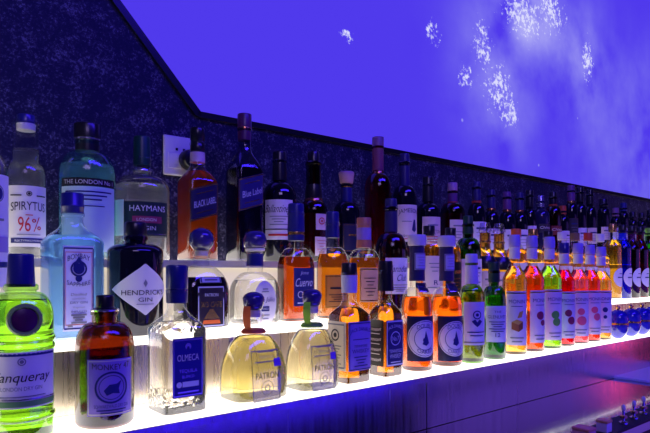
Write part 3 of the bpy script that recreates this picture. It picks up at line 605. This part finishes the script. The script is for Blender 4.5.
def dark(px, top, w, label, capm, band=None, labm=None, ly=None, body=None, words=None, wc=None, rn=1.35, shl=26, liq=None):
    s = F/spot(px, 'T')[3]; k = s/3.0
    cl = [cyl('capsule', capm, top, top+shl*k*.72, rn, rn+.12)]
    if band: cl.append(cyl('neck_band', band, top+shl*k*.74, top+shl*k*.82, rn+.2, rn+.22, .02))
    y0, y1 = ly or (top+40*k, top+62*k)
    bottle('whisky_bottle', label, 'T', px, top, w, top+shl*k*1.4, top+shl*k*.85, rn, body or G_BLACK, liq, None, kind='round', neck_top=top+5, rz=-24, group=BT, caps=cl,
        labels=[L_(y0, y1, 5.4, labm or plain('paper_lilac', (.66, .60, .85), .5), prints=[T(words, 0, .1, .85, .28, wc or WHITE, 0, .2)] if words else [B(0, .2, .6, .08, NAVY), *lines(0, -.3, 3, .6)])])
COPPER = plain('copper_foil', (.8, .35, .12), .25, .9); PLUM = plain('sleeve_plum', (.16, .05, .2), .35); DV = plain('sleeve_dark_violet', (.03, .025, .12), .35)
dark(476.5, 182, 18, 'dark bottle with violet neck sleeve and pale label, left of the copper-banded three', DV, REDCAP)
dark(491, 190, 17, 'dark bottle with copper neck bands, first of the copper-banded three', DV, COPPER)
dark(507, 192, 17, 'dark bottle with copper neck bands, middle of the copper-banded three', PLUM, COPPER)
dark(519.5, 193, 16, 'dark bottle with copper neck bands, last of the copper-banded three', DV, COPPER)
BLK = plain('label_charcoal', (.03, .025, .04), .4); MRN = plain('label_maroon', (.22, .03, .03), .4)
dark(529.5, 190, 13, 'slim black bottle standing just left of the round blue-black decanter', BLACK)
dark(540.5, 196, 17.5, 'round-shouldered blue-black bottle with white script on charcoal label', plain('cap_pale_silver', (.5, .5, .62), .25, .8), None, BLK, (224, 233), G_NAVY, 'Chivas', shl=18)
dark(553, 192, 16, 'red-brown bottle with orange cap band and white script on a maroon label', BLACK, ORANGE, MRN, (226, 235), glass('glass_ruby', (.22, .03, .03)), 'Chivas', liq=L_RED, shl=20)
dark(562.5, 206, 13, 'shorter dark bottle with orange cap and pale label, left of the tall black one', ORANGE, None, None, (231, 246), shl=14)
dark(571, 185.5, 13, 'tall black bottle with violet cap and gold neck band, no pale label', PLUM, GOLD, BLK, None)
dark(580, 187, 12.5, 'tall dark bottle with black cap, right of the gold necked one', BLACK, None, None, (228, 246))
dark(589.8, 189.5, 12.5, 'tall dark bottle with black cap and pinkish label, left of the ball-capped bottle', BLACK, None, plain('paper_rose', (.75, .58, .62), .5), (228, 244))
dark(603.5, 199, 11.5, 'dark bottle with a wide black cap and pinkish label', BLACK, None, plain('paper_rose', (.75, .58, .62), .5), (227, 240), rn=1.6, shl=15)
dark(615.5, 208, 9.5, 'dark bottle with dusty violet cap, second right of the wide black cap', plain('cap_dusty_violet', (.26, .12, .24), .4), None, None, (228, 240), shl=16)
dark(623.5, 203, 9.5, 'dark bottle with navy cap and pale label, third right of the wide black cap', NAVY, None, None, (228, 240), shl=16)
dark(632.5, 212, 9.5, 'short dark bottle with black cap and pale label, third from the right end', BLACK, None, None, (229, 241), shl=14)
dark(641.5, 213, 9.5, 'short dark bottle with black cap and green label, second from the right end', BLACK, None, plain('paper_green', (.25, .6, .15), .5), (229, 241), shl=14)
dark(650, 210, 9.5, 'dark bottle with red label at the right edge of the upper tier', BLACK, None, plain('paper_red', (.65, .05, .1), .5), (229, 240), shl=14)

# ------------------------------------------------------------------ setting
def lit_acrylic(name, col, strength):
    m, nt, out = new_mat(name)
    b = nt.nodes.new('ShaderNodeBsdfPrincipled'); b.inputs['Base Color'].default_value = (.8, .79, .76, 1); b.inputs['Roughness'].default_value = .25
    b.inputs['Emission Color'].default_value = (*col, 1); b.inputs['Emission Strength'].default_value = strength
    nt.links.new(b.outputs[0], out.inputs[0]); return m
ACR = lit_acrylic('lit_acrylic_top', (1., .93, .80), SHELF)

def steel(name, col=(.68, .68, .72), rough=.2, vert=True, bump=.06):
    m, nt, out = new_mat(name)
    b = nt.nodes.new('ShaderNodeBsdfPrincipled'); b.inputs['Base Color'].default_value = (*col, 1); b.inputs['Metallic'].default_value = 1; b.inputs['Anisotropic'].default_value = .65; b.inputs['Anisotropic Rotation'].default_value = .25
    tg = nt.nodes.new('ShaderNodeTangent'); tg.direction_type = 'RADIAL'; tg.axis = 'Z'
    if vert: nt.links.new(tg.outputs[0], b.inputs['Tangent'])
    tc = nt.nodes.new('ShaderNodeTexCoord'); mp = nt.nodes.new('ShaderNodeMapping'); mp.inputs['Scale'].default_value = (40, 40, 1.2) if vert else (2, 40, 40)
    nz = nt.nodes.new('ShaderNodeTexNoise'); nz.inputs['Scale'].default_value = 3; nz.inputs['Detail'].default_value = 4
    mr = nt.nodes.new('ShaderNodeMapRange'); mr.inputs['To Min'].default_value = max(.03, rough-.14); mr.inputs['To Max'].default_value = rough+.16 if vert else rough+.06
    bp = nt.nodes.new('ShaderNodeBump'); bp.inputs['Strength'].default_value = bump; bp.inputs['Distance'].default_value = .002
    nt.links.new(tc.outputs['Object'], mp.inputs[0]); nt.links.new(mp.outputs[0], nz.inputs[0]); nt.links.new(nz.outputs['Fac'], mr.inputs[0])
    nt.links.new(mr.outputs[0], b.inputs['Roughness']); nt.links.new(nz.outputs['Fac'], bp.inputs['Height']); nt.links.new(bp.outputs[0], b.inputs['Normal'])
    nt.links.new(b.outputs[0], out.inputs[0]); return m
RIS = steel('riser_steel', (.88, .77, .62), .28)
RISLIT = lit_acrylic('lit_acrylic_riser', (1., .84, .62), .55); RISLIT.node_tree.nodes['Principled BSDF'].inputs['Base Color'].default_value = (.42, .40, .38, 1)
STEEL = steel('brushed_steel'); STEELC = steel('counter_steel', (.55, .55, .62), .08, False, .012)
E = EYE*100
def slab(name, x0, x1, y0, y1, z0, z1, mat, parent=None, bev=0.):
    return link(name, box_bm(x0*.01, x1*.01, y0*.01, y1*.01, (z0+E)*.01, (z1+E)*.01, bev*.01), mat, parent, smooth=False)
X0, X1 = -70, 420
base = bpy.data.objects.new('back_bar', None); COL.objects.link(base); base.location = (0, 0, 0)
tag(base, 'long stepped back bar with three lit white tiers over a steel front', 'back bar')
for nm, y0, y1, z in (('lower_shelf', 80, 94, -22.5), ('middle_shelf', 94, 109, -11.5), ('upper_shelf', 109, 126, 2.0)):
    slab(nm, X0, X1, y0, y1, z-1.0, z, ACR, base)
slab('nosing', X0, X1, 79.5, 79.95, -23.6, -22.52, STEEL, base)
slab('nosing', X0, X1, 108.4, 108.95, .5, 2.0, plain('nosing_acrylic', (.6, .57, .52), .3), base)
slab('riser', X0, X1, 94.3, 95.3, -22.5, -12.5, RIS, base); slab('riser', X0, X1, 109.3, 110.3, -11.5, 1.0, RISLIT, base)
XS = 95.5
fl = slab('front_panel', X0, XS-.15, 80.3, 82, -33.6, -23.5, STEEL, base); fr = slab('front_panel', XS+.15, X1, 80.3, 82, -33.6, -23.5, STEEL, base)
slab('carcass', X0, X1, 82, 125.8, -E, -23.5, plain('carcass_dark', (.03, .03, .04), .5), base)
ct = bpy.data.objects.new('steel_counter', None); COL.objects.link(ct)
tag(ct, 'brushed steel work counter running along below the lit tiers', 'counter')
slab('worktop', X0, X1, 53, 80.2, -36, -33.7, STEELC, ct, .15)
slab('counter_front', X0, X1, 55, 57, -E, -36, plain('counter_front_dark', (.02, .02, .03), .4), ct)
slab('counter_side', X0, X0+2, 57, 80, -E, -36, plain('counter_front_dark', (.02, .02, .03), .4), ct); slab('counter_side', X1-2, X1, 57, 80, -E, -36, plain('counter_front_dark', (.02, .02, .03), .4), ct)
def at_plane(px, py, Z):
    D = -Z*F/(py-HY); R = (px-CX)/F*D
    return R*SN+D*CS, -R*CS+D*SN, D
x, y, D = at_plane(612, 376, -33.0)
tag(slab('cutting_board', x, x+38, 60, y, -33.65, -32.9, plain('board_pale_blue', (.55, .58, .8), .35), None, .15), 'pale flat board lying on the steel counter at the right edge', 'board')
tag(slab('cover_mat', 95, 330, 52.4, 58.2, -33.68, -33.1, plain('rubber_black', (.012, .012, .02), .6), None, .15), 'long black mat added over the shelf reflection on the near counter edge', 'mat')  # added mat, hides the white shelf reflection along the near edge
# bits at the counter's front edge
def counter_box(px, py, w, d, h, mat, lid, label):
    x, y, D = at_plane(px, py, -33.1)
    r = bpy.data.objects.new('garnish_box', None); COL.objects.link(r); r.location = (x*.01, y*.01, EYE-.331+.0003); tag(r, label, 'box', 'garnish boxes on the counter edge')
    link('box_body', box_bm(-w*.005, w*.005, -d*.005, d*.005, 0, h*.01, .002), mat, r, False)
    link('lid', box_bm(-w*.0053, w*.0053, -d*.0053, d*.0053, h*.01, h*.01+.006, .002), lid, r, False)
counter_box(584, 438, 3.0, 3.4, 1.6, plain('box_pink', (.8, .35, .45), .4), plain('box_coral', (.85, .28, .2), .4), 'small pink box with coral lid on the counter edge')
counter_box(604, 431.5, 2.3, 2.3, 1.9, plain('box_pale', (.75, .66, .75), .4), plain('box_peach', (.9, .45, .18), .4), 'small pale box with peach lid on the counter edge')
def tap(px, py, label):
    x, y, D = at_plane(px, py, -33.1)
    r = bpy.data.objects.new('pourer', None); COL.objects.link(r); r.location = (x*.01, y*.01, EYE-.331+.0003); tag(r, label, 'pourer', 'pourers standing along the counter edge')
    link('base', lathe([(0, .9), (.5, .9), (.7, .5)], 20), CHROME, r); link('stem', lathe([(.7, .28), (3.0, .22)], 14), CHROME, r)
    link('tip', lathe([(2.9, .3), (3.2, .42), (3.9, .42), (4.2, .2)], 14), WHITECAP, r); link('collar', lathe([(1.3, .3), (1.4, .75), (1.9, .75), (2.0, .3)], 16), BRASSY, r)
for px, py, wh in ((623.5, 424.5, 'nearest the pale box'), (634, 419.5, 'the middle one of three'), (643.5, 414.8, 'the farthest of three')):
    tap(px, py, 'small chrome pourer with white tip on the counter edge, '+wh)

# stone wall with its slanting end, lit panel behind
def stone():
    m, nt, out = new_mat('dark_granite')
    b = nt.nodes.new('ShaderNodeBsdfPrincipled'); tc = nt.nodes.new('ShaderNodeTexCoord')
    n1 = nt.nodes.new('ShaderNodeTexNoise'); n1.inputs['Scale'].default_value = 190; n1.inputs['Detail'].default_value = 6; n1.inputs['Roughness'].default_value = .75
    n2 = nt.nodes.new('ShaderNodeTexNoise'); n2.inputs['Scale'].default_value = 30; n2.inputs['Detail'].default_value = 3
    ad = nt.nodes.new('ShaderNodeMath'); ad.operation = 'MULTIPLY_ADD'; ad.inputs[1].default_value = .35
    cr = nt.nodes.new('ShaderNodeValToRGB'); e = cr.color_ramp.elements
    e[0].position = .60; e[0].color = (.006, .006, .040, 1); e[1].position = .95; e[1].color = (.24, .22, .38, 1)
    k = cr.color_ramp.elements.new(.72); k.color = (.014, .012, .055, 1)
    bp = nt.nodes.new('ShaderNodeBump'); bp.inputs['Strength'].default_value = .25; bp.inputs['Distance'].default_value = .004
    nt.links.new(tc.outputs['Object'], n1.inputs[0]); nt.links.new(tc.outputs['Object'], n2.inputs[0])
    nt.links.new(n2.outputs['Fac'], ad.inputs[0]); nt.links.new(n1.outputs['Fac'], ad.inputs[2])
    nt.links.new(ad.outputs[0], cr.inputs[0]); nt.links.new(cr.outputs[0], b.inputs['Base Color']); nt.links.new(n1.outputs['Fac'], bp.inputs['Height'])
    nt.links.new(bp.outputs[0], b.inputs['Normal']); b.inputs['Roughness'].default_value = .6; b.inputs['Specular IOR Level'].default_value = .2
    nt.links.new(b.outputs[0], out.inputs[0]); return m
CEIL = 190
YW = 126.0; zt = 37.6; xc = 65.8; sl = (58.7-37.6)/(65.8-46.2)
xtop = xc-(CEIL-zt)/sl
WX0, WX1 = -150, 470
def prism(pts, y0, y1, bm=None):
    bm = bm or bmesh.new()
    a = [bm.verts.new((x*.01, y0*.01, (z+E)*.01)) for x, z in pts]; b = [bm.verts.new((x*.01, y1*.01, (z+E)*.01)) for x, z in pts]
    bm.faces.new(a); bm.faces.new(b[::-1])
    for i in range(len(pts)):
        j = (i+1) % len(pts); bm.faces.new((a[i], b[i], b[j], a[j]))
    return bm
structure(link('wall_back', prism([(WX0, -E), (WX1, -E), (WX1, zt), (xc, zt), (xtop, CEIL), (WX0, CEIL)], YW, YW+6), stone(), smooth=False), 'dark speckled granite wall with a slanting end')
TRIM = plain('trim_dark_metal', (.02, .02, .03), .3, .6)
structure(link('trim_1', prism([(xc, zt-1.1), (WX1, zt-1.1), (WX1, zt+.3), (xc+.1, zt+.3)], YW-.8, YW+2), TRIM, smooth=False))
nx, nz_ = sl/math.hypot(1, sl), 1/math.hypot(1, sl)
structure(link('trim_2', prism([(xc+.1, zt-1.1), (xc+.1+.6*nx, zt+.3), (xtop+.6*nx, CEIL), (xtop-1.2*nx, CEIL), (xc-1.2*nx, zt-1.1*nz_)], YW-.8, YW+2), TRIM, smooth=False))
def starry():
    m, nt, out = new_mat('backlit_starry_print')
    N = nt.nodes.new; K = nt.links.new
    tc = N('ShaderNodeTexCoord')
    def mth(op, a, b=None, c=None):
        n = N('ShaderNodeMath'); n.operation = op
        for i, v in enumerate((a, b, c)):
            if v is None: continue
            if isinstance(v, (int, float)): n.inputs[i].default_value = v
            else: K(v, n.inputs[i])
        return n.outputs[0]
    def blob(px, py, rx, rz, tilt=0):
        u = (px-CX)/F; D = (YW+4)/(SN-CS*u); x = (u*D*SN+D*CS)*.01; z = EYE+(HY-py)/F*D*.01
        mp = N('ShaderNodeMapping'); mp.vector_type = 'TEXTURE'
        mp.inputs['Location'].default_value = (x, 0, z); mp.inputs['Rotation'].default_value = (0, math.radians(tilt), 0); mp.inputs['Scale'].default_value = (rx, 100, rz)
        K(tc.outputs['Object'], mp.inputs[0])
        vl = N('ShaderNodeVectorMath'); vl.operation = 'LENGTH'; K(mp.outputs[0], vl.inputs[0])
        return mth('POWER', 2.718, mth('MULTIPLY', mth('POWER', vl.outputs['Value'], 2), -1.0))
    core = None
    for a in ((504, 90, .15, .17, 15), (514, 112, .13, .09, 0), (488, 45, .10, .16, 0), (527, 12, .26, .16, 0), (556, 10, .2, .14, 0), (437, 30, .07, .07, 0), (352, 33, .04, .03, 0), (592, 60, .10, .16, 0), (470, 75, .08, .08, 0)):
        g = blob(*a); core = g if core is None else mth('MAXIMUM', core, g)
    haze = None
    for a in ((530, 10, .30, .20, 0), (575, 45, .35, .25, 0), (508, 98, .16, .2, 0), (590, 62, .14, .2, 0), (500, 70, .28, .3, 0), (650, 150, .8, .5, 0), (527, 8, .16, .12, 0), (540, 4, .22, .14, 0), (525, 10, .1, .1, 0)):
        g = blob(*a); haze = g if haze is None else mth('ADD', haze, g)
    nz = N('ShaderNodeTexNoise'); nz.inputs['Scale'].default_value = 55; nz.inputs['Detail'].default_value = 6; nz.inputs['Roughness'].default_value = .7; K(tc.outputs['Object'], nz.inputs[0])
    th = mth('SUBTRACT', nz.outputs['Fac'], mth('SUBTRACT', .84, mth('MULTIPLY', core, .39)))
    spk = N('ShaderNodeMapRange'); spk.inputs['From Max'].default_value = .13; K(th, spk.inputs['Value'])
    vo = N('ShaderNodeTexVoronoi'); vo.inputs['Scale'].default_value = 9; K(tc.outputs['Object'], vo.inputs[0])
    star = N('ShaderNodeMapRange'); star.inputs['From Min'].default_value = .075; star.inputs['From Max'].default_value = .03; K(vo.outputs['Distance'], star.inputs['Value'])
    sep = N('ShaderNodeSeparateColor'); K(vo.outputs['Color'], sep.inputs[0])
    star2 = mth('MULTIPLY', star.outputs[0], mth('MULTIPLY', mth('GREATER_THAN', sep.outputs[0], .62), mth('MULTIPLY', sep.outputs[1], .35)))
    nb = N('ShaderNodeTexNoise'); nb.inputs['Scale'].default_value = 3.5; nb.inputs['Detail'].default_value = 4; K(tc.outputs['Object'], nb.inputs[0])
    hz = mth('MULTIPLY', haze, mth('MULTIPLY', mth('SUBTRACT', nb.outputs['Fac'], .3), .55))
    tot = mth('MINIMUM', mth('ADD', mth('ADD', spk.outputs[0], star2), mth('MAXIMUM', hz, 0)), 1.)
    mx = N('ShaderNodeMix'); mx.data_type = 'RGBA'
    mx.inputs['A'].default_value = (.080, .042, .84, 1); mx.inputs['B'].default_value = (.72, .72, 1.0, 1); K(tot, mx.inputs['Factor'])
    em = N('ShaderNodeEmission'); em.inputs['Strength'].default_value = PANEL; K(mx.outputs['Result'], em.inputs['Color']); K(em.outputs[0], out.inputs[0])
    return m
structure(link('starry_panel_1', prism([(xc-3, zt-3), (WX1, zt-3), (WX1, CEIL), (xtop-3, CEIL)], YW+6.1, YW+8), starry(), smooth=False), 'large backlit violet blue panel printed with a starry sky')  # glowing printed panel behind the stone, not an opening
dark_paint = plain('paint_dark', (.05, .05, .07), .6)
structure(slab('floor', WX0-8, WX1+8, -260, YW+14, -E-8, -E, plain('floor_dark_tile', (.04, .04, .05), .3)))
structure(slab('ceiling', WX0-8, WX1+8, -260, YW+14, CEIL, CEIL+8, dark_paint))
structure(slab('wall_left', WX0-8, WX0, -260, YW+14, -E, CEIL, dark_paint)); structure(slab('wall_right', WX1, WX1+8, -260, YW+14, -E, CEIL, dark_paint))
structure(slab('wall_front', WX0, WX1, -260, -252, -E, CEIL, dark_paint)); structure(slab('wall_behind_panel', WX0, WX1, YW+8.2, YW+14, -E, CEIL, dark_paint))

# wall socket and plug
xs, zs = 61.0, 26.5
sk = bpy.data.objects.new('wall_socket', None); COL.objects.link(sk); sk.location = (xs*.01, YW*.01-.0002, EYE+zs*.01); tag(sk, 'white square power socket plate on the dark granite wall', 'socket')
link('plate', box_bm(-.040, .040, -.009, 0, -.046, .046, .004), plain('socket_white', (.72, .72, .74), .35), sk, False)
for sx in (-.009, .009): link('socket_hole', box_bm(sx-.003, sx+.003, -.0096, -.0088, .012, .018), INK, sk, False)
link('socket_face', box_bm(-.030, .030, -.0105, -.0088, -.030, .006, .001), plain('socket_white', (.72, .72, .74), .35), sk, False)
pg = bpy.data.objects.new('power_plug', None); COL.objects.link(pg); pg.location = (xs*.01+.018, YW*.01-.0108, EYE+zs*.01-.008); tag(pg, 'round black plug pushed into the white wall socket', 'plug')
b = lathe([(0, 2.2), (.2, 2.4), (1.8, 2.3), (2.4, 1.9), (2.6, 1.0)], 32); b.transform(__import__('mathutils').Matrix.Rotation(math.radians(90), 4, 'X')); link('plug_body', b, BLACK, pg)
b = lathe([(0, .35), (22.4, .32)], 12); b.transform(__import__('mathutils').Matrix.Translation((0, -.02, -.2418))); link('cable', b, BLACK, pg)

# ------------------------------------------------------------------ light and camera
def area(name, loc, target, sx, sy, power, col):
    l = bpy.data.lights.new(name, 'AREA'); l.shape = 'RECTANGLE'; l.size = sx; l.size_y = sy; l.energy = power; l.color = col
    o = bpy.data.objects.new(name, l); COL.objects.link(o); o.location = loc
    o.rotation_euler = (Vector(target)-Vector(loc)).to_track_quat('-Z', 'Y').to_euler()
    return o
for n, a in LAMPS.items(): area(n, *a)
w = bpy.data.worlds.new('World'); sc.world = w; w.use_nodes = True
w.node_tree.nodes['Background'].inputs[0].default_value = (.01, .01, .04, 1); w.node_tree.nodes['Background'].inputs[1].default_value = 1
cam = bpy.data.cameras.new('Camera'); co = bpy.data.objects.new('Camera', cam); COL.objects.link(co)
co.location = (0, 0, EYE); co.rotation_euler = (math.pi/2, 0, math.radians(50-90))
cam.sensor_width = 36; cam.lens = F/650*36; cam.shift_y = (HY-216.5)/650; cam.clip_start = .02; cam.clip_end = 50
sc.camera = co
sc.view_settings.view_transform = 'Standard'; sc.view_settings.look = 'None'; sc.view_settings.gamma = 1; sc.view_settings.use_curve_mapping = False
sc.view_settings.exposure = 0
sc.cycles.max_bounces = 20; sc.cycles.transmission_bounces = 16; sc.cycles.glossy_bounces = 8; sc.cycles.transparent_max_bounces = 40
sc.cycles.caustics_reflective = True; sc.cycles.caustics_refractive = True; sc.cycles.sample_clamp_indirect = 6
